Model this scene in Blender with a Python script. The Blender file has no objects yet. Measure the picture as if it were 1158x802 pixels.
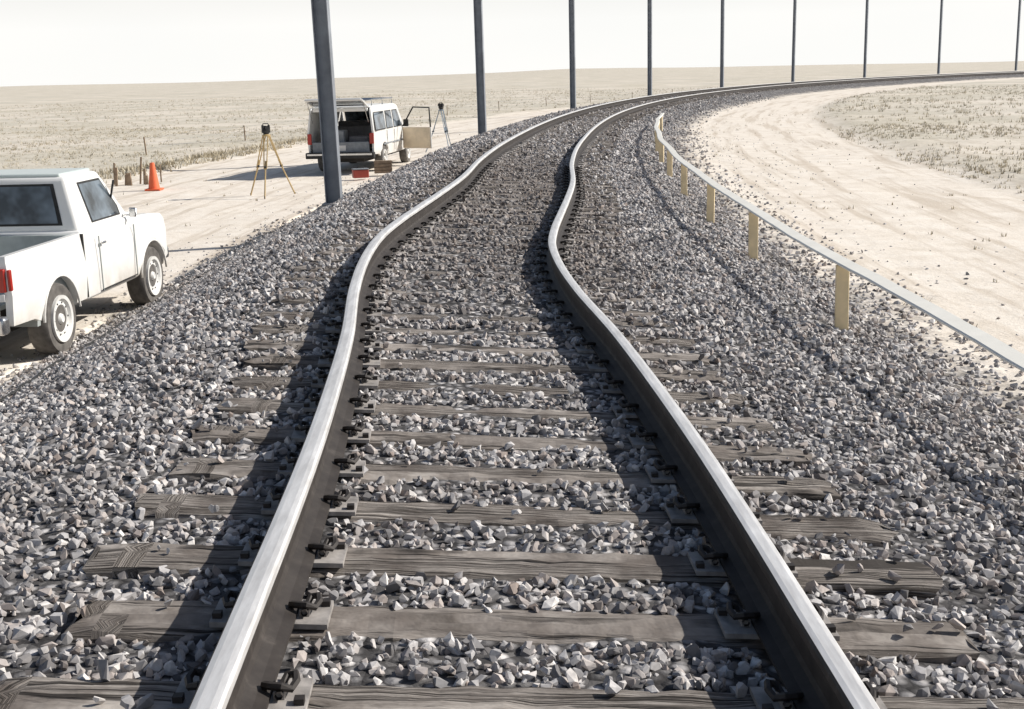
import bpy, bmesh, math, random
import numpy as np
from mathutils import Matrix, Vector
random.seed(7); rng=np.random.default_rng(7)
scene=bpy.context.scene
scene.view_settings.view_transform='Standard'; scene.view_settings.look='None'; scene.view_settings.exposure=0

# ------------------------------------------------------------------ track geometry
RAD=213.0; A0=-0.039
CX,CY=RAD*math.cos(A0),-RAD*math.sin(A0)
TILT=0.065
DS=np.array([-6,0,3,3.8,4.6,5.5,6.7,8.25,9.45,10.8,12,13,14.66,16.9,20.35,24,29,36.7,45,60,400.])
DV=np.array([.13,.13,.13,.126,.111,.0765,.009,-.127,-.203,-.231,-.176,-.105,.008,.117,.12,.15,.22,.27,.28,.28,.28])
_m=np.gradient(DV,DS)
def dev(s):
    s=np.clip(s,-5.9,399)
    i=np.clip(np.searchsorted(DS,s)-1,0,len(DS)-2)
    h=DS[i+1]-DS[i]; t=(s-DS[i])/h
    return ((2*t**3-3*t**2+1)*DV[i]+(t**3-2*t**2+t)*h*_m[i]+(-2*t**3+3*t**2)*DV[i+1]+(t**3-t**2)*h*_m[i+1])
def world(s,o):
    """s = arc length along the design centreline, o = offset to the right."""
    th=np.asarray(s)/RAD
    r=RAD-np.asarray(o)
    return CX-r*np.cos(A0+th), CY+r*np.sin(A0+th)
def tmesh(s,o):   # point relative to the actual (buckled) centreline
    e=0.05
    d=dev(s); sl=(dev(np.asarray(s)+e)-dev(np.asarray(s)-e))/(2*e)
    return world(np.asarray(s)-o*sl, d+o)
PO=np.array([-6000,-300,-60,-14.2,-13.2,-12.2,-4.6,-4.25,-3.1,-2.4,-1.8,-1.37,-.6,.6,1.37,1.9,2.5,3.2,4.0,8.3,9.3,20,213.])
PZ=np.array([-1.1,-1.1,-1.25,-1.12,-.98,-1.1,-1.1,-1.02,-.46,-.12,.036,.048,.022,-.052,-.127,-.185,-.33,-.50,-.54,-.56,-.44,-.46,-.5])
def zprof(o): return np.interp(o,PO,PZ)
def wob(x,y,sc,seed=0):
    return (np.sin(x*sc*1.3+seed)+np.sin(y*sc*1.7+seed*2.1)+np.sin((x+y)*sc*.9+seed*.7)+np.sin((x-.6*y)*sc*2.3+seed))/4
def zground(s,o):
    x,y=world(s,o); z=zprof(o)
    out=np.clip((np.abs(o)-4)/3,0,1)
    z=z+out*(.025*wob(x,y,1.1,1)+.02*wob(x,y,3.1,2))
    far=np.clip((-o-14)/60,0,1)
    z=z+far*.25*wob(x,y,.05,3)
    z=z+ (1-out)*.014*wob(x,y,7,4)
    z=z+.003*np.clip((np.asarray(s)-8)/3,0,1)*np.clip(2.2-np.abs(o),0,1)
    return z

# ------------------------------------------------------------------ material helpers
def mat(name):
    m=bpy.data.materials.new(name); m.use_nodes=True
    nt=m.node_tree; b=nt.nodes['Principled BSDF']
    return m,nt,b
def N(nt,t,**k):
    n=nt.nodes.new(t)
    for a,v in k.items(): setattr(n,a,v)
    return n
def L(nt,a,b): nt.links.new(a,b)
def ramp(nt,fac,stops,interp='LINEAR'):
    r=N(nt,'ShaderNodeValToRGB'); r.color_ramp.interpolation=interp
    el=r.color_ramp.elements
    while len(el)<len(stops): el.new(.5)
    for e,(p,c) in zip(el,stops):
        e.position=p; e.color=(*c,1) if len(c)==3 else c
    L(nt,fac,r.inputs[0]); return r.outputs[0]
def noise(nt,vec,scale,detail=6,rough=.6,dist=0):
    n=N(nt,'ShaderNodeTexNoise'); n.inputs['Scale'].default_value=scale; n.inputs['Detail'].default_value=detail
    n.inputs['Roughness'].default_value=rough; n.inputs['Distortion'].default_value=dist
    if vec is not None: L(nt,vec,n.inputs['Vector'])
    return n.outputs['Fac']
def mixc(nt,fac,a,b,mode='MIX'):
    m=N(nt,'ShaderNodeMix',data_type='RGBA',blend_type=mode)
    for s,v in ((m.inputs[0],fac),(m.inputs[6],a),(m.inputs[7],b)):
        if hasattr(v,'is_output'): L(nt,v,s)
        elif isinstance(v,(int,float)): s.default_value=v
        else: s.default_value=(*v,1)
    return m.outputs[2]
def mth(nt,op,a,b=None,c=None):
    m=N(nt,'ShaderNodeMath',operation=op)
    for i,v in enumerate((a,b,c)):
        if v is None: continue
        if hasattr(v,'is_output'): L(nt,v,m.inputs[i])
        else: m.inputs[i].default_value=v
    return m.outputs[0]
def mapr(nt,v,a,b,c=0,d=1):
    m=N(nt,'ShaderNodeMapRange'); L(nt,v,m.inputs[0])
    for i,x in enumerate((a,b,c,d)): m.inputs[i+1].default_value=x
    return m.outputs[0]
def bump(nt,b,h,strength=.5,dist=.02):
    n=N(nt,'ShaderNodeBump'); n.inputs['Strength'].default_value=strength; n.inputs['Distance'].default_value=dist
    L(nt,h,n.inputs['Height']); L(nt,n.outputs[0],b.inputs['Normal'])
def vscale(nt,vec,s):
    m=N(nt,'ShaderNodeVectorMath',operation='MULTIPLY'); L(nt,vec,m.inputs[0]); m.inputs[1].default_value=s; return m.outputs[0]

def simple(name,col,rough=.5,metal=0,var=.12,scale=6,dirt=None,coat=0):
    m,nt,b=mat(name)
    tc=N(nt,'ShaderNodeTexCoord')
    n=noise(nt,tc.outputs['Object'],scale,4)
    c=ramp(nt,n,[(.3,tuple(x*(1-var) for x in col)),(.7,tuple(min(1,x*(1+var)) for x in col))])
    if dirt:
        sp=N(nt,'ShaderNodeSeparateXYZ'); L(nt,tc.outputs['Object'],sp.inputs[0])
        f=mapr(nt,sp.outputs[2],dirt[0],dirt[1],.75,0)
        n2=noise(nt,tc.outputs['Object'],3.5,4)
        f=mth(nt,'MULTIPLY',f,mapr(nt,n2,.3,.65))
        c=mixc(nt,f,c,(.40,.33,.25))
    L(nt,c,b.inputs['Base Color'])
    b.inputs['Roughness'].default_value=rough; b.inputs['Metallic'].default_value=metal
    if coat: b.inputs['Coat Weight'].default_value=coat
    return m

# ground
def make_ground_mat():
    m,nt,b=mat('ground_dirt_grass')
    uv=N(nt,'ShaderNodeUVMap'); uv.uv_map='so'
    sp=N(nt,'ShaderNodeSeparateXYZ'); L(nt,uv.outputs[0],sp.inputs[0])
    geo=N(nt,'ShaderNodeNewGeometry'); P=geo.outputs['Position']
    o=sp.outputs[1]
    wv=noise(nt,P,.9,3); wf=noise(nt,P,6,3)
    od=mth(nt,'ADD',o,mth(nt,'ADD',mth(nt,'MULTIPLY',mth(nt,'SUBTRACT',wv,.5),1.6),mth(nt,'MULTIPLY',mth(nt,'SUBTRACT',wf,.5),1.2)))
    # dirt
    st=noise(nt,vscale(nt,uv.outputs[0],(.12,2.2,1)),1.0,5,.65)
    sp2=noise(nt,P,2.2,7,.7); sp3=noise(nt,P,25,3,.7)
    d=ramp(nt,sp2,[(.25,(.68,.60,.50)),(.5,(.84,.76,.66)),(.75,(.92,.86,.77))])
    d=mixc(nt,mapr(nt,st,.50,.62,0,.6),d,(.54,.45,.35))
    d=mixc(nt,mapr(nt,sp3,.56,.72,0,.45),d,(.40,.34,.28))
    # grass
    g1=noise(nt,P,1.2,7,.75); g2=noise(nt,P,.06,4,.6); g3=noise(nt,P,9,3,.7)
    g=ramp(nt,g1,[(.28,(.36,.32,.24)),(.48,(.62,.56,.45)),(.7,(.78,.72,.61))])
    g=mixc(nt,mapr(nt,g2,.38,.62,0,.6),g,(.62,.58,.50))
    g=mixc(nt,mapr(nt,g3,.50,.68,0,.6),g,(.25,.225,.18))
    # ballast
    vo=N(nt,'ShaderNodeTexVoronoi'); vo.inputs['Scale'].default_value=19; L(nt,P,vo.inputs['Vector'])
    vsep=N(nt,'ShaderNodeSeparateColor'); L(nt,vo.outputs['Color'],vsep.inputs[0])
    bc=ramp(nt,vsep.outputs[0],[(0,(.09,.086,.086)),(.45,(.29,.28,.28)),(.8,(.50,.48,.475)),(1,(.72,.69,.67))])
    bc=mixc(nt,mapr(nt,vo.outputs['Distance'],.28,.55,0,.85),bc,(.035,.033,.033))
    ml=mapr(nt,od,-4.7,-4.1); mr=mapr(nt,od,2.9,3.7,1,0)
    bal=mth(nt,'MULTIPLY',ml,mr)
    gl=mapr(nt,od,-12.9,-12.3,1,0); gr=mapr(nt,od,8.0,9.2)
    gm=mth(nt,'MAXIMUM',gl,gr)
    bare=mth(nt,'MULTIPLY',mapr(nt,noise(nt,P,.11,5,.6),.46,.60),.65)
    gm=mth(nt,'MULTIPLY',gm,mth(nt,'SUBTRACT',1,bare))
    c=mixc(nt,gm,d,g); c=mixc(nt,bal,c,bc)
    L(nt,c,b.inputs['Base Color']); b.inputs['Roughness'].default_value=.95
    b.inputs['Specular IOR Level'].default_value=.15
    hb=mth(nt,'SUBTRACT',1,vo.outputs['Distance'])
    h=mth(nt,'ADD',mth(nt,'MULTIPLY',bal,hb),mth(nt,'MULTIPLY',sp2,.8)); h=mth(nt,'ADD',h,mth(nt,'MULTIPLY',sp3,.35))
    bump(nt,b,h,.7,.03)
    return m
GM=make_ground_mat()

def build_np(name,V,F,mats=(),uv=None,fm=None,smooth=False,parent=None):
    me=bpy.data.meshes.new(name); V=np.asarray(V,dtype=np.float32); F=np.asarray(F,dtype=np.int32)
    n,k=F.shape
    me.vertices.add(len(V)); me.vertices.foreach_set('co',V.ravel())
    me.loops.add(n*k); me.loops.foreach_set('vertex_index',F.ravel())
    me.polygons.add(n); me.polygons.foreach_set('loop_start',np.arange(0,n*k,k,dtype=np.int32))
    try: me.polygons.foreach_set('loop_total',np.full(n,k,dtype=np.int32))
    except Exception: pass
    if fm is not None: me.polygons.foreach_set('material_index',np.asarray(fm,dtype=np.int32))
    me.polygons.foreach_set('use_smooth',np.full(n,smooth,dtype=bool))
    me.update(calc_edges=True); me.validate()
    if uv is not None:
        ul=me.uv_layers.new(name='so'); U=np.asarray(uv,dtype=np.float32)[F.ravel()]
        ul.data.foreach_set('uv',U.ravel())
    for mm in mats: me.materials.append(mm)
    o=bpy.data.objects.new(name,me); scene.collection.objects.link(o)
    if parent: o.parent=parent
    return o
def empty(name,loc=(0,0,0),rot=0):
    e=bpy.data.objects.new(name,None); scene.collection.objects.link(e); e.location=loc; e.rotation_euler=(0,0,rot); e.empty_display_size=.3; return e

# ------------------------------------------------------------------ ground sheet
s1=np.concatenate([np.arange(-12,45,.3),np.arange(45,120,1.0),np.arange(120,290,3.0)])
circ=2*math.pi*RAD
s2=np.arange(295,circ-14,12.0)
S=np.concatenate([s1,s2])
O=np.concatenate([-np.geomspace(5500,20,45),np.arange(-19,-6,.5),np.arange(-6,-4.6,.2),np.arange(-4.6,4.6,.12),np.arange(4.6,12,.4),np.arange(13,40,2.),np.array([50,70,100,140,180,205,212.9])])
SS,OO=np.meshgrid(S,O,indexing='ij')
X,Y=world(SS,OO); Z=zground(SS,OO)
dist=np.sqrt(X**2+Y**2)
hill=np.clip((dist-500)/1500,0,1)
th=np.arctan2(X,Y)
Z=Z+hill*(-1+3.5*np.sin(th*7+1.2)+2.5*np.sin(th*13+.3)+1.2*np.sin(th*31)+4*np.clip(dist/5000,0,1))
ns,no=SS.shape
V=np.stack([X,Y,Z],-1).reshape(-1,3)
idx=np.arange(ns*no).reshape(ns,no)
nxt=np.roll(idx,-1,axis=0)
F=np.stack([idx[:,:-1],idx[:,1:],nxt[:,1:],nxt[:,:-1]],-1).reshape(-1,4)[:, ::-1]
UV=np.stack([SS,OO],-1).reshape(-1,2)
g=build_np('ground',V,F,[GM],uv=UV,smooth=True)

# ------------------------------------------------------------------ ballast stones
def stone_mat():
    m,nt,b=mat('ballast_stone')
    geo=N(nt,'ShaderNodeNewGeometry'); r=geo.outputs['Random Per Island']
    c=ramp(nt,r,[(0,(.12,.113,.113)),(.22,(.31,.30,.30)),(.55,(.50,.483,.48)),(.85,(.69,.66,.64)),(1,(.86,.82,.78))])
    rr=mth(nt,'FRACT',mth(nt,'MULTIPLY',r,37.7))
    c=mixc(nt,mapr(nt,rr,.55,1,0,.55),c,(.45,.35,.29))
    n=noise(nt,geo.outputs['Position'],45,2,.7)
    c=mixc(nt,mapr(nt,n,.4,.7,0,.35),c,(.15,.14,.135))
    big=noise(nt,geo.outputs['Position'],.8,2,.6)
    c=mixc(nt,mapr(nt,big,.52,.70,0,.4),c,(.15,.13,.12))
    # stones churned up with subgrade fines where the track has shifted
    sp=N(nt,'ShaderNodeSeparateXYZ'); L(nt,geo.outputs['Position'],sp.inputs[0])
    ry=mth(nt,'MULTIPLY',mapr(nt,sp.outputs[1],7,11,0,1),mapr(nt,sp.outputs[1],20,30,1,0))
    rx=mth(nt,'MULTIPLY',mapr(nt,sp.outputs[0],-1.3,-.6,0,1),mapr(nt,sp.outputs[0],.7,1.5,1,0))
    c=mixc(nt,mth(nt,'MULTIPLY',mth(nt,'MULTIPLY',rx,ry),.5),c,(.16,.125,.10))
    L(nt,c,b.inputs['Base Color']); b.inputs['Roughness'].default_value=.9; b.inputs['Specular IOR Level'].default_value=.2
    return m
SM=stone_mat()
variants=[]
for k in range(14):
    bm=bmesh.new()
    for i in range(13):
        v=Vector(rng.normal(size=3)).normalized()*(.85+.2*rng.random())
        bm.verts.new(v)
    bmesh.ops.convex_hull(bm,input=bm.verts[:])
    loose=[v for v in bm.verts if not v.link_faces]
    bmesh.ops.delete(bm,geom=loose,context='VERTS')
    bmesh.ops.triangulate(bm,faces=bm.faces[:])
    bm.verts.index_update()
    variants.append((np.array([v.co[:] for v in bm.verts]),np.array([[v.index for v in f.verts] for f in bm.faces])))
    bm.free()
def randrot(n):
    q=rng.normal(size=(n,4)); q/=np.linalg.norm(q,axis=1)[:,None]
    w,x,y,z=q.T
    return np.stack([1-2*(y*y+z*z),2*(x*y-z*w),2*(x*z+y*w),2*(x*y+z*w),1-2*(x*x+z*z),2*(y*z-x*w),2*(x*z-y*w),2*(y*z+x*w),1-2*(x*x+y*y)],-1).reshape(n,3,3)
TIE0,TIEP=3.43,.478
def intie(s,o,margin=0):
    k=np.round((s-TIE0)/TIEP); ds=np.abs(s-(TIE0+k*TIEP))
    wdt=.114-.04*np.clip(wob(s*3,o*3,1.0,9)+.2,0,1)+margin
    return (ds<wdt)&(np.abs(o-dev(s))<1.37+margin)
pts=[]
def scatter(s0,s1,o0,o1,dens,r0,r1,lift=0.0):
    n=int((s1-s0)*(o1-o0)*dens); s=rng.uniform(s0,s1,n); o=rng.uniform(o0,o1,n)
    r=rng.uniform(0,1,n)**1.6*(r1-r0)+r0
    od=o-dev(s)
    it=intie(s,o,.0)
    bur=np.clip((s-5)/4,0,1)
    keep=~it | (rng.random(n)<.008)
    keep|=(it&(od<-.95)&(rng.random(n)<.05+.22*bur))|(it&(od>1.0)&(rng.random(n)<.04+.16*bur))
    keep|=it&(s>8)&(rng.random(n)<.05)
    keep&=~((np.abs(np.abs(od)-.7525)<.085))
    keep&=(o>-4.35-.5*rng.random(n)**3*1.5)&(o<3.1+1.1*rng.random(n)**3)
    s,o,r,it=s[keep],o[keep],r[keep],it[keep]
    x,y=world(s,o)
    z=zground(s,o)+lift+rng.uniform(-.012,.016,len(s))
    z=np.where(it,np.maximum(z,-TILT*(o-dev(s))+r*.5),z)
    pts.append(np.stack([x,y,z,r],-1))
scatter(1.4,7,-4.6,3.8,1000,.012,.031)
scatter(7,13,-4.9,4.0,620,.016,.035)
scatter(13,24,-5,4.2,330,.022,.040)
scatter(24,45,-5,4.2,120,.03,.055)
scatter(45,90,-5,4,30,.04,.07)
n=1500; s=rng.uniform(4,40,n); o=np.where(rng.random(n)<.5,-4.4-rng.exponential(.6,n),3.6+rng.exponential(.9,n))
x,y=world(s,o); pts.append(np.stack([x,y,zground(s,o),rng.uniform(.010,.026,n)],-1))
pts=np.concatenate(pts)
which=rng.integers(0,len(variants),len(pts))
VV=[];FF=[];base=0
for k,(v,f) in enumerate(variants):
    p=pts[which==k]; n=len(p)
    if not n: continue
    sc=np.stack([rng.uniform(.85,1.45,n),rng.uniform(.7,1.1,n),rng.uniform(.55,.95,n)],-1)*p[:,3:4]
    vv=v[None]*sc[:,None,:]
    vv=np.einsum('nij,nkj->nki',randrot(n),vv)+p[:,None,:3]
    VV.append(vv.reshape(-1,3)); m_=len(v)
    FF.append((f[None]+(np.arange(n)*m_)[:,None,None]+base).reshape(-1,3)); base+=n*m_
build_np('ballast_gravel',np.concatenate(VV),np.concatenate(FF),[SM])

# ------------------------------------------------------------------ railroad track
track=empty('railroad_track')
def rail_mats():
    m,nt,b=mat('rail_running_surface'); geo=N(nt,'ShaderNodeNewGeometry')
    uvp=vscale(nt,geo.outputs['Position'],(9,1.2,9))
    n=noise(nt,uvp,3,5,.7)
    L(nt,ramp(nt,n,[(.3,(.62,.60,.58)),(.7,(.86,.85,.84))]),b.inputs['Base Color'])
    b.inputs['Metallic'].default_value=.4; L(nt,mapr(nt,n,.3,.7,.36,.52),b.inputs['Roughness'])
    m2,nt,b=mat('rail_rusty_steel'); geo=N(nt,'ShaderNodeNewGeometry')
    n=noise(nt,geo.outputs['Position'],9,4,.7)
    L(nt,ramp(nt,n,[(.3,(.026,.021,.019)),(.6,(.05,.042,.037)),(.8,(.10,.085,.076))]),b.inputs['Base Color'])
    b.inputs['Roughness'].default_value=.65; b.inputs['Metallic'].default_value=.0; b.inputs['Specular IOR Level'].default_value=.35
    return m,m2
RM1,RM2=rail_mats()
half=[(.076,0),(.076,.011),(.045,.020),(.016,.034),(.0095,.052),(.0095,.120),(.016,.138),(.035,.147),(.0375,.155),(.0365,.174),(.030,.182),(.015,.1855)]
prof=half+[(-a,z) for a,z in half[::-1]]
def rail(name,off):
    s=np.concatenate([np.arange(-4,30,.12),np.arange(30,80,.5),np.arange(80,270,1.5)])
    np_=len(prof); V=np.zeros((len(s),np_,3))
    zc=.014-TILT*off
    for j,(a,z) in enumerate(prof):
        x,y=tmesh(s,off+a); V[:,j,0]=x;V[:,j,1]=y;V[:,j,2]=zc-TILT*a+z
    idx=np.arange(len(s)*np_).reshape(len(s),np_)
    nx=np.roll(idx,-1,axis=1)
    F=np.stack([idx[:-1],nx[:-1],nx[1:],idx[1:]],-1)
    fm=np.zeros(F.shape[:2],int)+1
    fm[:,8:13]=0
    return build_np(name,V.reshape(-1,3),F.reshape(-1,4)[:, ::-1],[RM1,RM2],fm=fm.ravel(),smooth=False,parent=track)
for nme,of in (('rail_outer',-.7525),('rail_inner',.7525)): rail(nme,of)

def wood_mat():
    m,nt,b=mat('weathered_tie_wood')
    uv=N(nt,'ShaderNodeUVMap'); uv.uv_map='so'
    geo=N(nt,'ShaderNodeNewGeometry'); r=geo.outputs['Random Per Island']
    gr=noise(nt,vscale(nt,uv.outputs[0],(1.6,34,1)),1.6,5,.7,.12)
    g2=noise(nt,vscale(nt,uv.outputs[0],(.9,75,1)),1.5,3,.6,.08)
    bl=noise(nt,geo.outputs['Position'],5,4)
    c=ramp(nt,gr,[(.32,(.085,.072,.062)),(.5,(.30,.267,.24)),(.68,(.52,.475,.43))])
    c=mixc(nt,mapr(nt,bl,.46,.64,0,.75),c,(.13,.108,.094))
    c=mixc(nt,mapr(nt,g2,.54,.62,0,.95),c,(.02,.017,.015))
    c=mixc(nt,mapr(nt,r,0,1,0,.5),c,(.15,.13,.115))
    L(nt,c,b.inputs['Base Color']); b.inputs['Roughness'].default_value=.9; b.inputs['Specular IOR Level'].default_value=.2
    bump(nt,b,mth(nt,'SUBTRACT',gr,mapr(nt,g2,.54,.62,0,.9)),1.0,.018)
    return m
WM=wood_mat()
cs=[(-.115,-.17),(-.117,-.02),(-.105,-.004),(-.05,.0),(.0,.001),(.05,.0),(.105,-.004),(.117,-.02),(.115,-.17)]
V=[];F=[];U=[];b0=0
ties=np.arange(TIE0-6*TIEP,200,TIEP)
tiepos=[]
for k,s0 in enumerate(ties):
    s0=float(s0)+random.uniform(-.015,.015); sk=random.gauss(0,.012)
    if 8<s0<15: sk+=random.gauss(0,.03)
    nst=34 if s0<25 else 4
    hl=1.37+random.uniform(-.06,.04); drop=random.uniform(-.014,.003); uo=random.uniform(0,100); wd=random.uniform(.90,1.04)
    tiepos.append(s0)
    chip=[0.0]*(nst+1)
    if nst>4:
        for e in range(6):
            c0=random.randrange(nst+1); w_=random.randint(1,3)
            for q in range(max(0,c0-w_),min(nst+1,c0+w_)): chip[q]=random.uniform(.006,.028)
    for i in range(nst+1):
        t=-hl+2*hl*i/nst
        for j,(a,z) in enumerate(cs):
            jj=(.0035 if nst>4 else 0)
            a2=a*wd+random.gauss(0,jj); z2=z+random.gauss(0,jj*.7)+drop
            if j in (1,2): a2+=chip[i]; z2-=chip[i]*.6
            if i in (0,nst) and nst>4: z2-=random.uniform(0,.012)
            x,y=world(s0+a2+sk*t,dev(s0)+t+(random.gauss(0,.014) if i in(0,nst) else 0))
            V.append((x,y,z2-TILT*t)); U.append((t+uo,a+uo))
    n=len(cs)
    for i in range(nst):
        for j in range(n-1):
            q=b0+i*n+j; F.append((q,q+1,q+n+1,q+n))
    for e in (0,nst):
        q=b0+e*n
        for j in range(0,4): F.append((q+j,q+j+1,q+n-2-j,q+n-1-j))
    b0+=(nst+1)*n
build_np('wooden_ties',V,F,[WM],uv=U,parent=track)

PLM=simple('tie_plate_steel',(.33,.305,.285),.7,.1,.4,14)
CLM=simple('spring_clip_steel',(.04,.034,.031),.6,.3,.3,20)
def boxv(V,F,c,hx,hy,hz,ax,ay,tilt=0):
    b=len(V)
    for sx in(-1,1):
        for sy in(-1,1):
            for sz in(-1,1):
                V.append((c[0]+ax[0]*hx*sx+ay[0]*hy*sy,c[1]+ax[1]*hx*sx+ay[1]*hy*sy,c[2]+hz*sz-tilt*hx*sx))
    F+= [(b,b+1,b+3,b+2),(b+4,b+6,b+7,b+5),(b,b+4,b+5,b+1),(b+2,b+3,b+7,b+6),(b,b+2,b+6,b+4),(b+1,b+5,b+7,b+3)]
def tubev(V,F,path,r,n=6,closed=False):
    path=[Vector(p) for p in path]; b=len(V); up=Vector((0,0,1))
    for i,p in enumerate(path):
        d=(path[min(i+1,len(path)-1)]-path[max(i-1,0)]).normalized()
        a=d.cross(up)
        if a.length<.05: a=d.cross(Vector((1,0,0)))
        a.normalize(); c=d.cross(a)
        for k in range(n):
            t=2*math.pi*k/n; V.append(tuple(p+a*math.cos(t)*r+c*math.sin(t)*r))
    for i in range(len(path)-1):
        for k in range(n):
            q=b+i*n+k; q2=b+i*n+(k+1)%n; F.append((q,q2,q2+n,q+n))
PV,PF,CV,CF=[],[],[],[]
for s0 in tiepos:
    if s0>38: break
    for off in(-.7525,.7525):
        x,y=[float(v) for v in tmesh(np.float64(s0),off)]
        x2,y2=[float(v) for v in tmesh(np.float64(s0)+.05,off)]
        ay=Vector((x2-x,y2-y)).normalized(); ax=Vector((ay.y,-ay.x))
        z=-TILT*off
        boxv(PV,PF,(x,y,z+.005),.170,.086,.008,ax,ay,TILT)
        if s0>22: continue
        for sd in(-1,1):
            boxv(PV,PF,(x+ax.x*.098*sd,y+ax.y*.098*sd,z+.020-TILT*.098*sd),.014,.035,.014,ax,ay,TILT)
            def q(u,v,w): return (x+ax.x*u*sd+ay.x*v,y+ax.y*u*sd+ay.y*v,z+w-TILT*u*sd)
            tubev(CV,CF,[q(.10,-.05,.03),q(.10,.015,.03),q(.110,.045,.042),(q(.132,.042,.048)),q(.138,.01,.044),q(.128,-.022,.038),q(.105,-.032,.048),q(.075,-.024,.046),q(.056,-.005,.038)],.011)
            boxv(CV,CF,q(.152,-.05 if random.random()<.5 else .05,.020),.013,.013,.010,ax,ay)
build_np('tie_plates',PV,PF,[PLM],parent=track)
build_np('rail_clips',CV,CF,[CLM],parent=track)

# ------------------------------------------------------------------ generic modelling helpers
def obj_from_bm(bm,name,m,parent,bevel=0,smooth=True,seg=2):
    bmesh.ops.recalc_face_normals(bm,faces=bm.faces[:])
    me=bpy.data.meshes.new(name); bm.to_mesh(me); bm.free()
    if m: me.materials.append(m)
    o=bpy.data.objects.new(name,me); scene.collection.objects.link(o); o.parent=parent
    if bevel:
        md=o.modifiers.new('bevel','BEVEL'); md.width=bevel; md.segments=seg; md.limit_method='ANGLE'; md.angle_limit=.5
    if smooth:
        for p in me.polygons: p.use_smooth=True
        try:
            me.set_sharp_from_angle(angle=math.radians(40))
        except Exception: pass
    return o
def prism(name,poly,y0,y1,m,parent,bevel=.015,fn=None):
    bm=bmesh.new()
    a=[bm.verts.new((x,y0,z)) for x,z in poly]; b=[bm.verts.new((x,y1,z)) for x,z in poly]
    bm.faces.new(a); bm.faces.new(b[::-1]); n=len(poly)
    for i in range(n): bm.faces.new((a[i],a[(i+1)%n],b[(i+1)%n],b[i]))
    if fn:
        for v in bm.verts: v.co=Vector(fn(v.co))
    return obj_from_bm(bm,name,m,parent,bevel)
def box(name,c,d,m,parent,bevel=.01,rot=None):
    bm=bmesh.new(); bmesh.ops.create_cube(bm,size=1)
    for v in bm.verts: v.co=Vector((v.co.x*d[0],v.co.y*d[1],v.co.z*d[2]))
    if rot: bmesh.ops.rotate(bm,verts=bm.verts,cent=(0,0,0),matrix=rot)
    for v in bm.verts: v.co+=Vector(c)
    return obj_from_bm(bm,name,m,parent,bevel)
def frustum(name,b4,t4,m,parent,bevel=.03):
    bm=bmesh.new(); a=[bm.verts.new(p) for p in b4]; t=[bm.verts.new(p) for p in t4]
    bm.faces.new(a[::-1]); bm.faces.new(t)
    for i in range(4): bm.faces.new((a[i],a[(i+1)%4],t[(i+1)%4],t[i]))
    return obj_from_bm(bm,name,m,parent,bevel,seg=3)
def panel(name,q,rect,m,parent,off=.004,th=0.0,poly=None):
    q=[Vector(p) for p in q]; nrm=(q[1]-q[0]).cross(q[3]-q[0]).normalized()
    def P(u,v): return (q[0]*(1-u)+q[1]*u)*(1-v)+(q[3]*(1-u)+q[2]*u)*v+nrm*off
    uvs=poly or [(rect[0],rect[2]),(rect[1],rect[2]),(rect[1],rect[3]),(rect[0],rect[3])]
    bm=bmesh.new(); bm.faces.new([bm.verts.new(P(u,v)) for u,v in uvs])
    return obj_from_bm(bm,name,m,parent,0,smooth=False)
def lathe(name,prof,c,m,parent,axis='y',n=32):
    bm=bmesh.new(); rings=[]
    for (r,h) in prof:
        rings.append([bm.verts.new((c[0]+r*math.cos(2*math.pi*k/n),c[1]+h,c[2]+r*math.sin(2*math.pi*k/n)) if axis=='y' else (c[0]+r*math.cos(2*math.pi*k/n),c[1]+r*math.sin(2*math.pi*k/n),c[2]+h)) for k in range(n)])
    for i in range(len(rings)-1):
        for k in range(n): bm.faces.new((rings[i][k],rings[i][(k+1)%n],rings[i+1][(k+1)%n],rings[i+1][k]))
    if prof[0][0]>1e-4: bm.faces.new(rings[0][::-1])
    if prof[-1][0]>1e-4: bm.faces.new(rings[-1])
    return obj_from_bm(bm,name,m,parent,0)
def tube(name,path,r,m,parent,n=8):
    V=[];F=[]; tubev(V,F,path,r,n)
    bm=bmesh.new(); vs=[bm.verts.new(v) for v in V]
    for f in F: bm.faces.new([vs[i] for i in f])
    bm.faces.new(vs[:n]); bm.faces.new(vs[-n:])
    return obj_from_bm(bm,name,m,parent,0)
def arc(cx,cz,r,a0,a1,n=12):
    return [(cx+r*math.cos(math.radians(a0+(a1-a0)*i/n)),cz+r*math.sin(math.radians(a0+(a1-a0)*i/n))) for i in range(n+1)]

WHITE=simple('white_car_paint',(.86,.85,.82),.35,0,.03,2,dirt=(.35,.75),coat=.3)
ROOF=simple('pale_green_paint',(.56,.62,.60),.4,0,.05,2,coat=.2)
def glassmat():
    m,nt,b=mat('window_glass'); tc=N(nt,'ShaderNodeTexCoord')
    n=noise(nt,tc.outputs['Object'],2.2,3)
    L(nt,ramp(nt,n,[(.40,(.025,.03,.035)),(.62,(.16,.20,.24))]),b.inputs['Base Color'])
    b.inputs['Roughness'].default_value=.08; b.inputs['Specular IOR Level'].default_value=.9
    return m
GLASS=glassmat()
BLK=simple('black_rubber',(.03,.03,.03),.8,0,.3,10)
TYRE=simple('dusty_tyre_rubber',(.13,.12,.11),.9,0,.35,12)
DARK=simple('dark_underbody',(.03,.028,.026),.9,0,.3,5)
CHR=simple('chrome_bumper',(.62,.62,.62),.25,.9,.1,6)
RIM=simple('painted_wheel',(.78,.77,.74),.45,0,.08,8)
RED=simple('tail_lamp_red',(.42,.03,.02),.25,0,.15,10)
SEAT=simple('vinyl_seat',(.12,.12,.13),.7,0,.2,8)
BED=simple('bed_liner_paint',(.40,.43,.42),.6,0,.2,4)

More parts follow.
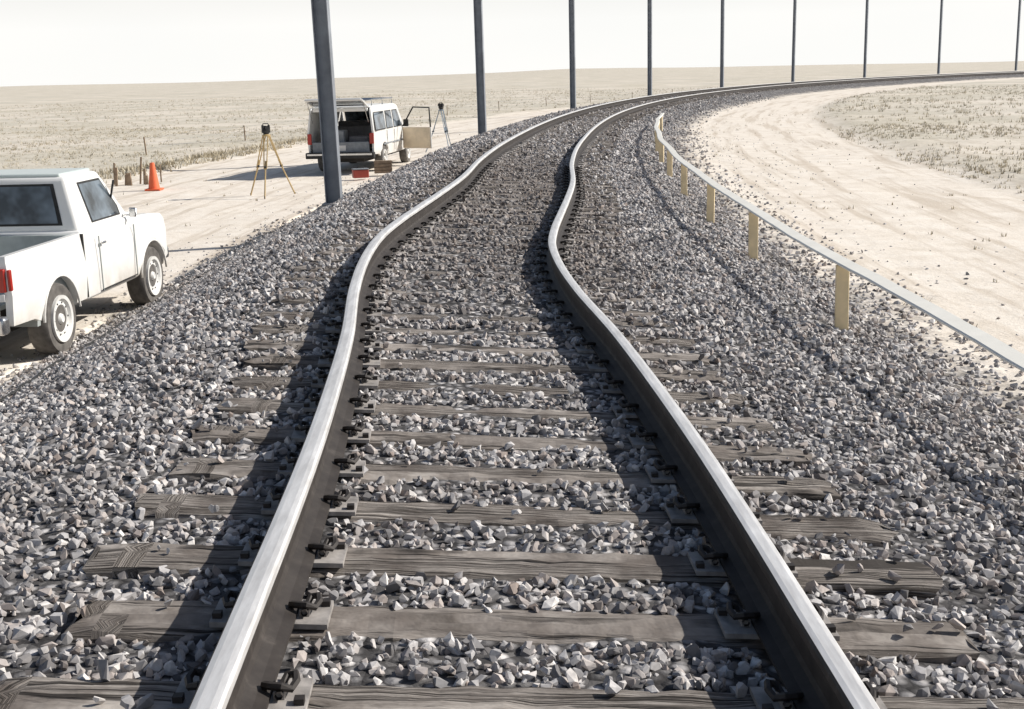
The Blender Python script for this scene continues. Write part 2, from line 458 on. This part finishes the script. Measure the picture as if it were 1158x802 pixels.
def wheel(name,x,y,r,w,parent,side):
    t=[(r*.60,-w*.42),(r*.80,-w*.5),(r*.93,-w*.5),(r*.985,-w*.40),(r,-w*.2),(r,w*.2),(r*.985,w*.40),(r*.93,w*.5),(r*.80,w*.5),(r*.60,w*.42)]
    a=lathe(name+'_tyre',t,(x,y,r),TYRE,parent)
    sg=side
    d=[(0.001,.02),(r*.10,.03),(r*.13,.02),(r*.16,-.01),(r*.34,-.015),(r*.40,.01),(r*.50,.0),(r*.56,.03),(r*.66,.035),(r*.66,-.03)]
    lathe(name+'_rim',[(rr,sg*(h+w*.42)) for rr,h in d],(x,y,r),RIM,parent)
    bm=bmesh.new()
    for k in range(10):
        an=2*math.pi*k/10
        mm=Matrix.Translation((x+r*.45*math.cos(an),y+sg*(w*.42+.004),r+r*.45*math.sin(an)))
        bmesh.ops.create_icosphere(bm,subdivisions=1,radius=r*.035,matrix=mm)
    obj_from_bm(bm,name+'_rim_holes',BLK,parent,0)

# ------------------------------------------------------------------ pickup
def pickup(loc,rot):
    P=empty('pickup_truck',loc,rot)
    W=.96; WB=2.72
    def tum(v):
        x,y,z=v; f=1.0
        if z>.85: f-=.05*(z-.85)/.3
        if z<.6: f-=.04*(.6-z)/.2
        if x>3.1: f-=.06*(x-3.1)/.35
        return (x,y*f,z)
    R=.365
    bedpoly=[(-1.05,.50),(-1.05,.78),(-1.04,1.10),(-1.02,1.15),(.70,1.15),(.70,.78),(.70,.45),(.42,.45)]+arc(0,.37,.43,8,172)+[(-.6,.48)]
    for sd,nm in ((-1,'right'),(1,'left')):
        prism('bed_side_'+nm,bedpoly,sd*(W-.07),sd*W,WHITE,P,.018,tum)
        prism('wheel_house_'+nm,arc(0,.37,.44,0,180),sd*.6,sd*(W-.08),BED,P,0)
    box('bed_floor',(-.15,0,.66),(1.7,1.6,.05),BED,P)
    box('bed_front_wall',(.69,0,.9),(.05,1.74,.48),BED,P)
    box('tailgate',(-1.025,0,.86),(.07,1.60,.55),WHITE,P,.015)
    box('tailgate_recess',(-1.064,0,.88),(.012,1.2,.28),ROOF,P,.005)
    box('rear_bumper',(-1.14,0,.52),(.13,1.85,.17),CHR,P,.03)
    for sd in(-1,1):
        box('tail_lamp_%d'%sd,(-1.055,sd*.875,.93),(.05,.075,.22),RED,P,.01)
        box('tail_lamp_wrap_%d'%sd,(-1.035,sd*.945,.93),(.05,.03,.20),RED,P,.01)
        box('reverse_lamp_%d'%sd,(-1.083,sd*.86,.77),(.01,.08,.07),RIM,P,.004)
    body=[(.73,.42),(.73,.78),(.73,1.17),(1.5,1.17),(2.15,1.17),(2.26,1.155),(2.9,1.12),(3.3,1.08),(3.42,1.02),(3.46,.85),(3.46,.52),(3.25,.47)]+arc(WB,.37,.43,8,172)+[(2.15,.42)]
    prism('cab_and_front_body',body,-W,W,WHITE,P,.03,tum)
    box('hood_bulge',(2.82,0,1.12),(.9,1.1,.045),WHITE,P,.02,Matrix.Rotation(math.radians(4.5),3,'Y'))
    box('front_bumper',(3.50,0,.55),(.12,1.74,.15),CHR,P,.03)
    box('grille',(3.465,0,.82),(.03,1.3,.26),DARK,P,.01)
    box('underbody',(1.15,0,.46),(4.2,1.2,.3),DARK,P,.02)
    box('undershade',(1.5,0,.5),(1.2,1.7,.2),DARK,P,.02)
    b4=[(.76,-.885,1.15),(2.26,-.885,1.15),(2.26,.885,1.15),(.76,.885,1.15)]
    t4=[(.86,-.74,1.735),(1.76,-.74,1.735),(1.76,.74,1.735),(.86,.74,1.735)]
    frustum('cab_greenhouse',b4,t4,WHITE,P,.045)
    box('cab_roof',(1.31,0,1.745),(.84,1.36,.05),ROOF,P,.022)
    qr=[b4[3],b4[0],t4[0],t4[3]]
    panel('rear_window_seal',qr,(.09,.91,.13,.88),BLK,P,.004)
    panel('rear_window',qr,(.115,.885,.17,.84),GLASS,P,.008)
    qs=[b4[0],b4[1],t4[1],t4[0]]
    pl=[(.27,.10),(.85,.10),(.90,.28),(.90,.86),(.27,.86)]
    pg=[(.29,.13),(.83,.13),(.875,.29),(.875,.82),(.29,.82)]
    panel('door_window_seal_right',qs,None,BLK,P,.004,poly=pl); panel('door_window_right',qs,None,GLASS,P,.008,poly=pg)
    box('vent_pillar_right',(1.88,-.826,1.42),(.02,.02,.40),BLK,P,.003,Matrix.Rotation(math.radians(14),3,'X'))
    ql=[b4[2],b4[3],t4[3],t4[2]]
    panel('door_window_seal_left',ql,(.12,.72,.10,.86),BLK,P,.004); panel('door_window_left',ql,(.14,.70,.13,.82),GLASS,P,.008)
    qf=[b4[1],b4[2],t4[2],t4[1]]
    panel('windshield',qf,(.07,.93,.10,.9),GLASS,P,.006)
    for sd in(-1,1):
        for nm,xx in (('rear',1.10),('front',2.16)):
            box('door_gap_%s_%d'%(nm,sd),(xx,sd*.9555,.77),(.010,.012,.60),BED,P,0)
        box('cab_bed_gap_%d'%sd,(.715,sd*.90,.8),(.03,.08,.68),DARK,P,0)
        box('door_sill_%d'%sd,(1.63,sd*.952,.475),(1.08,.01,.012),DARK,P,0)
        box('door_handle_%d'%sd,(1.22,sd*.955,.985),(.11,.03,.025),CHR,P,.008)
        box('mirror_arm_%d'%sd,(2.08,sd*.93,1.19),(.02,.10,.015),CHR,P,.005)
        box('mirror_%d'%sd,(2.08,sd*.99,1.22),(.03,.09,.11),CHR,P,.015)
        wheel('rear_wheel_%d'%sd,0,sd*.83,R,.22,P,sd); wheel('front_wheel_%d'%sd,WB,sd*.83,R,.22,P,sd)
        prism('arch_lip_rear_%d'%sd,arc(0,.37,.448,5,175,16)+arc(0,.37,.428,175,5,16),sd*.945,sd*.967,WHITE,P,.004)
        prism('arch_lip_front_%d'%sd,arc(WB,.37,.448,5,175,16)+arc(WB,.37,.428,175,5,16),sd*.945,sd*.967,WHITE,P,.004)
    return P
hd=math.radians(3.9)
pickup((-5.52,12.5,-1.09),math.pi/2-hd)

# ------------------------------------------------------------------ utility wagon
INT=simple('cargo_interior',(.07,.07,.075),.9,0,.4,6)
GREY=simple('grey_plastic',(.25,.27,.29),.6,0,.25,6)
def wagon(loc,rot):
    P=empty('utility_van',loc,rot); W=.99; R=.37
    def tum(v):
        x,y,z=v; f=1.0
        if z>1.1: f-=.10*(z-1.1)/.75
        if z<.6: f-=.03
        return (x,y*f,z)
    side=[(-1.22,.55),(-1.22,1.12),(-1.14,1.80),(-1.05,1.88),(2.0,1.88),(2.18,1.82),(2.75,1.14),(4.05,1.05),(4.2,.95),(4.2,.5),(3.66,.48)]+arc(3.2,.38,.45,10,170)+[(2.7,.45),(.5,.45)]+arc(0,.38,.45,10,170)+[(-.6,.52)]
    for sd,nm in((-1,'right'),(1,'left')):
        prism('body_side_'+nm,side,sd*(W-.06),sd*W,WHITE,P,.02,tum)
        for j,(xa,xb,xc,xd) in enumerate([(-.98,.28,.28,-.93),(.42,1.22,1.22,.42),(1.34,2.42,2.02,1.34)]):
            def yy(z): return sd*(W*(1-.10*(z-1.1)/.75)+.004)
            for nm2,g_,mm,of in(('seal',0,BLK,0),('glass',.025,GLASS,.004)):
                pts_=[(xa+g_,yy(1.2+g_)+sd*of,1.2+g_),(xb-g_,yy(1.2+g_)+sd*of,1.2+g_),(xc-g_,yy(1.72-g_)+sd*of,1.72-g_),(xd+g_,yy(1.72-g_)+sd*of,1.72-g_)]
                bm=bmesh.new(); bm.faces.new([bm.verts.new(p) for p in pts_]); obj_from_bm(bm,'side_window_%s_%d_%s'%(nm,j,nm2),mm,P,0,False)
        for k,xx in enumerate((.35,1.28,2.5)): box('door_gap_%s_%d'%(nm,k),(xx,sd*(W+.001),.85),(.012,.01,.62),DARK,P,0)
        wheel('rear_wheel_'+nm,0,sd*.86,R,.23,P,sd); wheel('front_wheel_'+nm,3.2,sd*.86,R,.23,P,sd)
        box('tail_lamp_'+nm,(-1.235,sd*.91,1.0),(.04,.12,.30),RED,P,.01)
        box('mirror_'+nm,(2.45,sd*1.1,1.28),(.06,.16,.22),BLK,P,.02)
        box('side_stripe_'+nm,(1.2,sd*(W+.001),.78),(2.6,.008,.05),GREY,P,.002)
    box('roof',(.5,0,1.875),(3.12,1.66,.05),WHITE,P,.02)
    box('hood',(3.45,0,1.08),(1.45,1.84,.06),WHITE,P,.02,Matrix.Rotation(math.radians(4),3,'Y'))
    box('front_panel',(4.17,0,.78),(.06,1.84,.5),WHITE,P,.02)
    box('front_bumper',(4.3,0,.55),(.15,1.95,.18),CHR,P,.03)
    box('floor',(.9,0,.6),(4.1,1.8,.08),INT,P,.01)
    box('interior_wall',(2.4,0,.9),(.08,1.8,.56),INT,P,.01)
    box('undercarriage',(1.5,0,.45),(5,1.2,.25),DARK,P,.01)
    bm=bmesh.new(); bm.faces.new([bm.verts.new(p) for p in((2.72,-.86,1.17),(2.72,.86,1.17),(2.16,.80,1.80),(2.16,-.80,1.80))]); obj_from_bm(bm,'windshield',GLASS,P,0,False)
    box('front_seat_back',(1.5,0,1.1),(.16,1.6,.62),SEAT,P,.05)
    box('rear_seat_back',(.45,0,1.02),(.14,1.6,.55),SEAT,P,.05)
    box('tailgate',(-1.22,0,.74),(.07,1.66,.34),GREY,P,.015)
    box('rear_header',(-1.12,0,1.80),(.08,1.6,.09),WHITE,P,.015)
    box('licence_plate',(-1.262,0,.74),(.01,.3,.15),RIM,P,.002)
    box('rear_bumper',(-1.34,0,.54),(.20,2.0,.17),BLK,P,.02)
    box('bumper_strip',(-1.445,0,.57),(.01,1.9,.05),CHR,P,.002)
    box('equipment_case',(-.8,.3,.95),(.45,.7,.55),GREY,P,.03); box('tool_chest',(-.7,-.45,.86),(.5,.55,.38),SEAT,P,.03)
    for sd in(-1,1): tube('gate_frame_%d'%sd,[(-1.1,sd*.78,1.9),(-1.78,sd*.80,2.10)],.030,WHITE,P)
    tube('gate_lower_edge',[(-1.78,-.80,2.10),(-1.78,.80,2.10)],.038,WHITE,P)
    bm=bmesh.new(); bm.faces.new([bm.verts.new(p) for p in((-1.13,-.76,1.91),(-1.13,.76,1.91),(-1.76,.77,2.095),(-1.76,-.77,2.095))]); obj_from_bm(bm,'gate_glass',GLASS,P,0,False)
    for sd in(-1,1): tube('gate_strut_%d'%sd,[(-1.15,sd*.82,1.45),(-1.62,sd*.80,2.04)],.012,CHR,P)
    for k,xx in enumerate((-.7,.6,1.8)):
        tube('rack_bar_%d'%k,[(xx,-.82,1.9),(xx,-.82,2.06),(xx,.82,2.06),(xx,.82,1.9)],.022,CHR,P)
    for sd in(-1,1): tube('rack_rail_%d'%sd,[(-.8,sd*.82,2.07),(1.9,sd*.82,2.07)],.018,CHR,P)
    D=empty('open_door',(2.42,-1.0,0),math.radians(66)); D.parent=P
    TAN=simple('door_trim_tan',(.72,.60,.44),.7,0,.12,4)
    prism('door_skin',[(-1.08,.5),(0,.5),(0,1.15),(-1.08,1.15)],-.02,.02,WHITE,D,.012)
    prism('door_inner_trim',[(-1.06,.52),(-.02,.52),(-.02,1.15),(-1.06,1.15)],.022,.05,TAN,D,.012)
    tube('door_window_frame',[(-1.06,0,1.15),(-1.03,.0,1.74),(-.42,.0,1.76),(0,0,1.18)],.024,BLK,D)
    return P
wagon((-4.55,37.0,-1.10),math.pi/2-.14)

# ------------------------------------------------------------------ catenary poles
STEEL=simple('galvanised_steel',(.27,.29,.32),.6,.3,.22,3)
RUSTY=simple('pole_base_concrete',(.34,.32,.30),.9,0,.2,6)
for k in range(9):
    c=20.6+20.0*k; az=A0+c/(2*RAD); s=2*RAD*math.asin(c/(2*RAD))
    x,y=[float(v) for v in world(s,-3.10)]
    z=float(zground(np.float64(s),np.float64(-3.10)))
    hd_=A0+s/RAD
    P=empty('catenary_pole' if k==0 else 'catenary_pole.%03d'%k,(x,y,z),-hd_)
    H=13.5
    P.rotation_euler=(random.uniform(-.004,.004),random.uniform(-.006,.004)-(.012 if k==0 else 0),-hd_)
    box('web',(0,0,H/2-.2),(.22,.014,H),STEEL,P,0)
    box('flange_a',(-.118,0,H/2-.2),(.018,.22,H),STEEL,P,.003); box('flange_b',(.118,0,H/2-.2),(.018,.22,H),STEEL,P,.003)
    box('footing',(0,0,-.12),(.5,.5,.2),RUSTY,P,.02)
    box('base_plate',(0,0,.01),(.36,.36,.03),STEEL,P,.004)

# ------------------------------------------------------------------ low guard rail on yellow posts
FEN=empty('guard_rail_fence')
PWHT=simple('rail_cream_paint',(.90,.87,.79),.55,0,.05,5)
PYEL=simple('post_yellow_paint',(.84,.68,.42),.6,0,.14,6)
def fz(s,o): return float(zground(np.float64(s),np.float64(o)))
fs=np.arange(1.2,43,.4); path=[]
for s in fs:
    o=2.66+.015*math.sin(s*1.1); x,y=[float(v) for v in world(s,o)]
    path.append((s,x,y,fz(9.2,2.66)*.7+fz(s,2.66)*.3+.52+.008*math.sin(s*.9)))
V=[];F=[]
pr=[(-.050,-.014),(.050,-.014),(.056,-.006),(.056,.008),(.046,.018),(-.048,.006),(-.056,.0),(-.056,-.008)]
for i,(s,x,y,z) in enumerate(path):
    h=A0+s/RAD; nx,ny=math.cos(h),-math.sin(h)
    for a,b in pr: V.append((x+nx*a,y+ny*a,z+b))
n=8
for i in range(len(path)-1):
    for k in range(n):
        q=i*n+k;q2=i*n+(k+1)%n; F.append((q,q2,q2+n,q+n))
F.append(tuple(range(4)));F.append((0,3,4,7))
build_np('top_rail',V,F,[PWHT],parent=FEN)
for i,s in enumerate([5.45,9.2,12.9,16.3,20.0,23.5,27.0,30.6,34.2,37.8,41.4]):
    x,y=[float(v) for v in world(s,2.66)]; z=fz(9.2,2.66)*.7+fz(s,2.66)*.3; h=A0+s/RAD
    rm=Matrix.Rotation(-h+random.uniform(-.1,.02)-.12,3,'Z')@Matrix.Rotation(random.uniform(-.03,.03),3,'Y')
    box('post_%d'%i,(x,y,z+.20),(.10,.07,.60),PYEL,FEN,.006,rm)

# ------------------------------------------------------------------ tripods, cone, stakes
WOODY=simple('tripod_wood',(.50,.36,.17),.6,0,.15,8); ALU=simple('tripod_metal',(.30,.36,.42),.5,.4,.15,8)
def tripod(loc,h,spread,legm,rot,name):
    P=empty(name,loc,rot); top=h-.28
    for k in range(3):
        a=2*math.pi*k/3; fx,fy=spread*math.cos(a),spread*math.sin(a); px,py=-math.sin(a),math.cos(a)
        for sd in(-1,1):
            tube('leg_%d_%d'%(k,sd),[(.07*math.cos(a)+px*.05*sd,.07*math.sin(a)+py*.05*sd,top),(fx*.55+px*.03*sd,fy*.55+py*.03*sd,top*.47)],.014,legm,P,6)
        tube('lower_leg_%d'%k,[(fx*.42,fy*.42,top*.6),(fx,fy,0)],.018,legm,P,6)
        tube('foot_spike_%d'%k,[(fx,fy,.05),(fx*1.02,fy*1.02,-.05)],.012,BLK,P,6)
        box('leg_clamp_%d'%k,(fx*.52,fy*.52,top*.5),(.06,.06,.05),BLK,P,.006)
    lathe('head_plate',[(.10,0),(.10,.03),(.05,.05)],(0,0,top),legm,P,'z',16)
    lathe('tribrach',[(.06,.05),(.07,.07),(.07,.09),(.05,.10)],(0,0,top),BLK,P,'z',16)
    for sd in(-1,1): box('standard_%d'%sd,(sd*.075,0,top+.17),(.035,.10,.18),BLK,P,.01)
    box('instrument_body',(0,0,top+.13),(.15,.12,.09),BLK,P,.015)
    tube('telescope',[(0,-.10,top+.2),(0,-.03,top+.2),(0,.11,top+.2)],.045,BLK,P,12)
    tube('handle',[(-.075,0,top+.24),(-.06,0,top+.295),(.06,0,top+.295),(.075,0,top+.24)],.012,BLK,P,6)
    return P
tripod((-5.65,29.6,-1.1),1.68,.62,WOODY,.5,'surveying_tripod')
tripod((-2.3,45.0,-1.08),1.72,.60,ALU,1.0,'surveying_tripod.001')
ORG=simple('cone_orange',(.85,.16,.06),.6,0,.1,6)
C=empty('traffic_cone',(-9.1,32.1,-1.1))
lathe('cone_body',[(.15,.03),(.145,.05),(.055,.68),(.05,.70),(.04,.70)],(0,0,0),ORG,C,'z',24)
box('cone_base',(0,0,.02),(.40,.40,.045),ORG,C,.012)
STK=simple('stake_wood',(.30,.22,.15),.8,0,.3,9)
K=empty('survey_stakes',(-10.2,34.0,-1.1))
for i,(dx,dy,h,w) in enumerate([(-.55,.2,.62,.05),(-.38,-.2,.52,.07),(.12,.4,.75,.05),(.3,.1,.45,.07),(-.1,0,.35,.12),(.55,.8,.5,.04),(-.2,.1,.30,.09),(.4,-.1,.28,.10)]):
    box('stake_%d'%i,(dx,dy,h/2-.03),(w,w*.6,h),STK,K,.006,Matrix.Rotation(random.uniform(-.12,.12),3,'Y'))
T=empty('tool_case',(-3.95,33.6,-1.06),.3)
box('case_body',(0,0,.13),(.42,.25,.22),simple('case_red',(.35,.06,.04),.5,0,.15,6),T,.02); tube('case_handle',[(-.1,0,.24),(-.08,0,.30),(.08,0,.30),(.1,0,.24)],.012,BLK,T,6); box('case_lid',(0,0,.255),(.43,.26,.03),GREY,T,.01)
T2=empty('wooden_crate',(-3.45,34.8,-1.03),.1)
for i in range(4): box('slat_%d'%i,(0,-.14,.05+.09*i),(.5,.02,.075),STK,T2,.004)
box('crate_core',(0,.02,.18),(.48,.28,.34),STK,T2,.01)
cp=[(8.2,-3.9),(8.8,-4.0),(9.6,-3.75),(10.6,-4.05),(11.6,-3.8),(12.6,-3.95),(13.8,-3.75),(15,-3.9),(16.5,-3.6)]
pp=[]
for i in range(len(cp)-1):
    for t in np.linspace(0,1,6)[:-1]:
        s=cp[i][0]*(1-t)+cp[i+1][0]*t;o=cp[i][1]*(1-t)+cp[i+1][1]*t+.06*math.sin(s*5); x,y=[float(v) for v in world(s,o)]; pp.append((x,y,fz(s,o)+.035))
cb=tube('instrument_cable',pp,.012,BLK,None,6)

# ------------------------------------------------------------------ field wire fence on the left (far, low)
FP=empty('wire_fence')
tops=[]
for i,s in enumerate(np.arange(46,150,9.0)):
    o=-17.5; x,y=[float(v) for v in world(s,o)]; z=fz(s,o)
    box('fence_post_%d'%i,(x,y,z+.3),(.05,.05,.8),STK,FP,.006,Matrix.Rotation(random.uniform(-.05,.05),3,'Y')); tops.append((x,y,z))
for j,hh in enumerate((.25,.45,.65)): tube('strand_%d'%j,[(a,b,c+hh) for a,b,c in tops],.003,STEEL,FP,4)

# ------------------------------------------------------------------ dry grass tufts
def grass_mat():
    m,nt,b=mat('dry_grass_blades'); geo=N(nt,'ShaderNodeNewGeometry')
    n=noise(nt,geo.outputs['Position'],.5,3)
    c=ramp(nt,n,[(.3,(.46,.40,.29)),(.55,(.64,.57,.43)),(.75,(.76,.69,.55))])
    c=mixc(nt,mth(nt,'MULTIPLY',geo.outputs['Random Per Island'],.55),c,(.27,.225,.165))
    L(nt,c,b.inputs['Base Color']); b.inputs['Roughness'].default_value=.9
    return m
GRM=grass_mat()
def tufts(name,s,o,h,nb=6):
    n=len(s); x,y=world(s,o); z=zground(s,o); V=np.zeros((n,nb,3,3))
    for k in range(nb):
        a=rng.uniform(0,2*math.pi,n); l=rng.uniform(.15,.95,n)*h; hh=h*rng.uniform(.4,1.1,n); w=h*.09+.006
        bx=x+rng.normal(0,.45,n)*h; by=y+rng.normal(0,.45,n)*h
        V[:,k,0]=np.stack([bx-np.sin(a)*w,by+np.cos(a)*w,z-.02],-1)
        V[:,k,1]=np.stack([bx+np.sin(a)*w,by-np.cos(a)*w,z-.02],-1)
        V[:,k,2]=np.stack([bx+np.cos(a)*l,by+np.sin(a)*l,z+hh],-1)
    return build_np(name,V.reshape(-1,3),np.arange(n*nb*3).reshape(-1,3),[GRM])
def clumpy(s,o,thr,sc=.35):
    x,y=world(s,o); return (wob(x,y,sc,5)+.6*wob(x,y,sc*3.1,8)+rng.normal(0,.65,len(s)))>thr
ss=[];oo=[];hh=[]
for (a,b,c,d,n,h0,thr) in [(15,45,8.2,30,16000,.08,.0),(45,120,8.4,60,12000,.12,.0),(14,70,-40,-12.6,18000,.09,.0),(70,180,-120,-13,14000,.14,-.1),(18,60,-14.6,-12.4,2600,.18,.05)]:
    s=rng.uniform(a,b,n);o=rng.uniform(c,d,n);k=clumpy(s,o,thr); ss.append(s[k]);oo.append(o[k]);hh.append(h0*rng.uniform(.4,1.3,k.sum()))
for (c,d,n) in [(-12.4,-5,260),(3.6,8.4,400)]:
    s=rng.uniform(8,60,n);o=rng.uniform(c,d,n); k=clumpy(s,o,.25,.5); ss.append(s[k]);oo.append(o[k]);hh.append(.06*rng.uniform(.5,1.3,k.sum()))
tufts('dry_grass',np.concatenate(ss),np.concatenate(oo),np.concatenate(hh))

# ------------------------------------------------------------------ light
el=math.radians(36); azs=math.radians(78)
sd=Vector((math.sin(azs)*math.cos(el),math.cos(azs)*math.cos(el),math.sin(el)))
sl=bpy.data.lights.new('sun','SUN'); sl.energy=5.0; sl.angle=math.radians(.5); sl.color=(1,.96,.895)
so=bpy.data.objects.new('sun',sl); scene.collection.objects.link(so); so.rotation_euler=(-sd).to_track_quat('-Z','Y').to_euler(); so.location=(30,10,40)
w=bpy.data.worlds.new('World'); scene.world=w; w.use_nodes=True; nt=w.node_tree
bg=nt.nodes['Background']; sk=nt.nodes.new('ShaderNodeTexSky'); sk.sky_type='NISHITA'; sk.sun_disc=False
sk.sun_elevation=el; sk.sun_rotation=azs; sk.air_density=1.0; sk.dust_density=1.5; sk.ozone_density=.6
tc=nt.nodes.new('ShaderNodeTexCoord'); spx=nt.nodes.new('ShaderNodeSeparateXYZ'); nt.links.new(tc.outputs['Generated'],spx.inputs[0])
hz=mapr(nt,spx.outputs[2],0.04,.30,1,0)
hz=mth(nt,'POWER',hz,1.3)
nz=noise(nt,vscale(nt,tc.outputs['Generated'],(1,1,4)),2.0,3)
hcol=ramp(nt,nz,[(.3,(12.6,12.6,12.3)),(.7,(13.4,13.2,12.8))])
mc=mixc(nt,hz,sk.outputs[0],hcol)
nt.links.new(mc,bg.inputs[0]); bg.inputs[1].default_value=.077

# ------------------------------------------------------------------ camera
f=1400.0; p=math.atan(318/f)
cam=bpy.data.cameras.new('camera'); cam.sensor_width=36; cam.lens=f/1158*36; cam.clip_start=.05; cam.clip_end=20000
co=bpy.data.objects.new('camera',cam); scene.collection.objects.link(co)
R=Matrix.Rotation(math.pi/2-p,4,'X')@Matrix.Rotation(math.radians(-1.5),4,'Z')
co.matrix_world=Matrix.Translation((0,0,1.60))@R
scene.camera=co
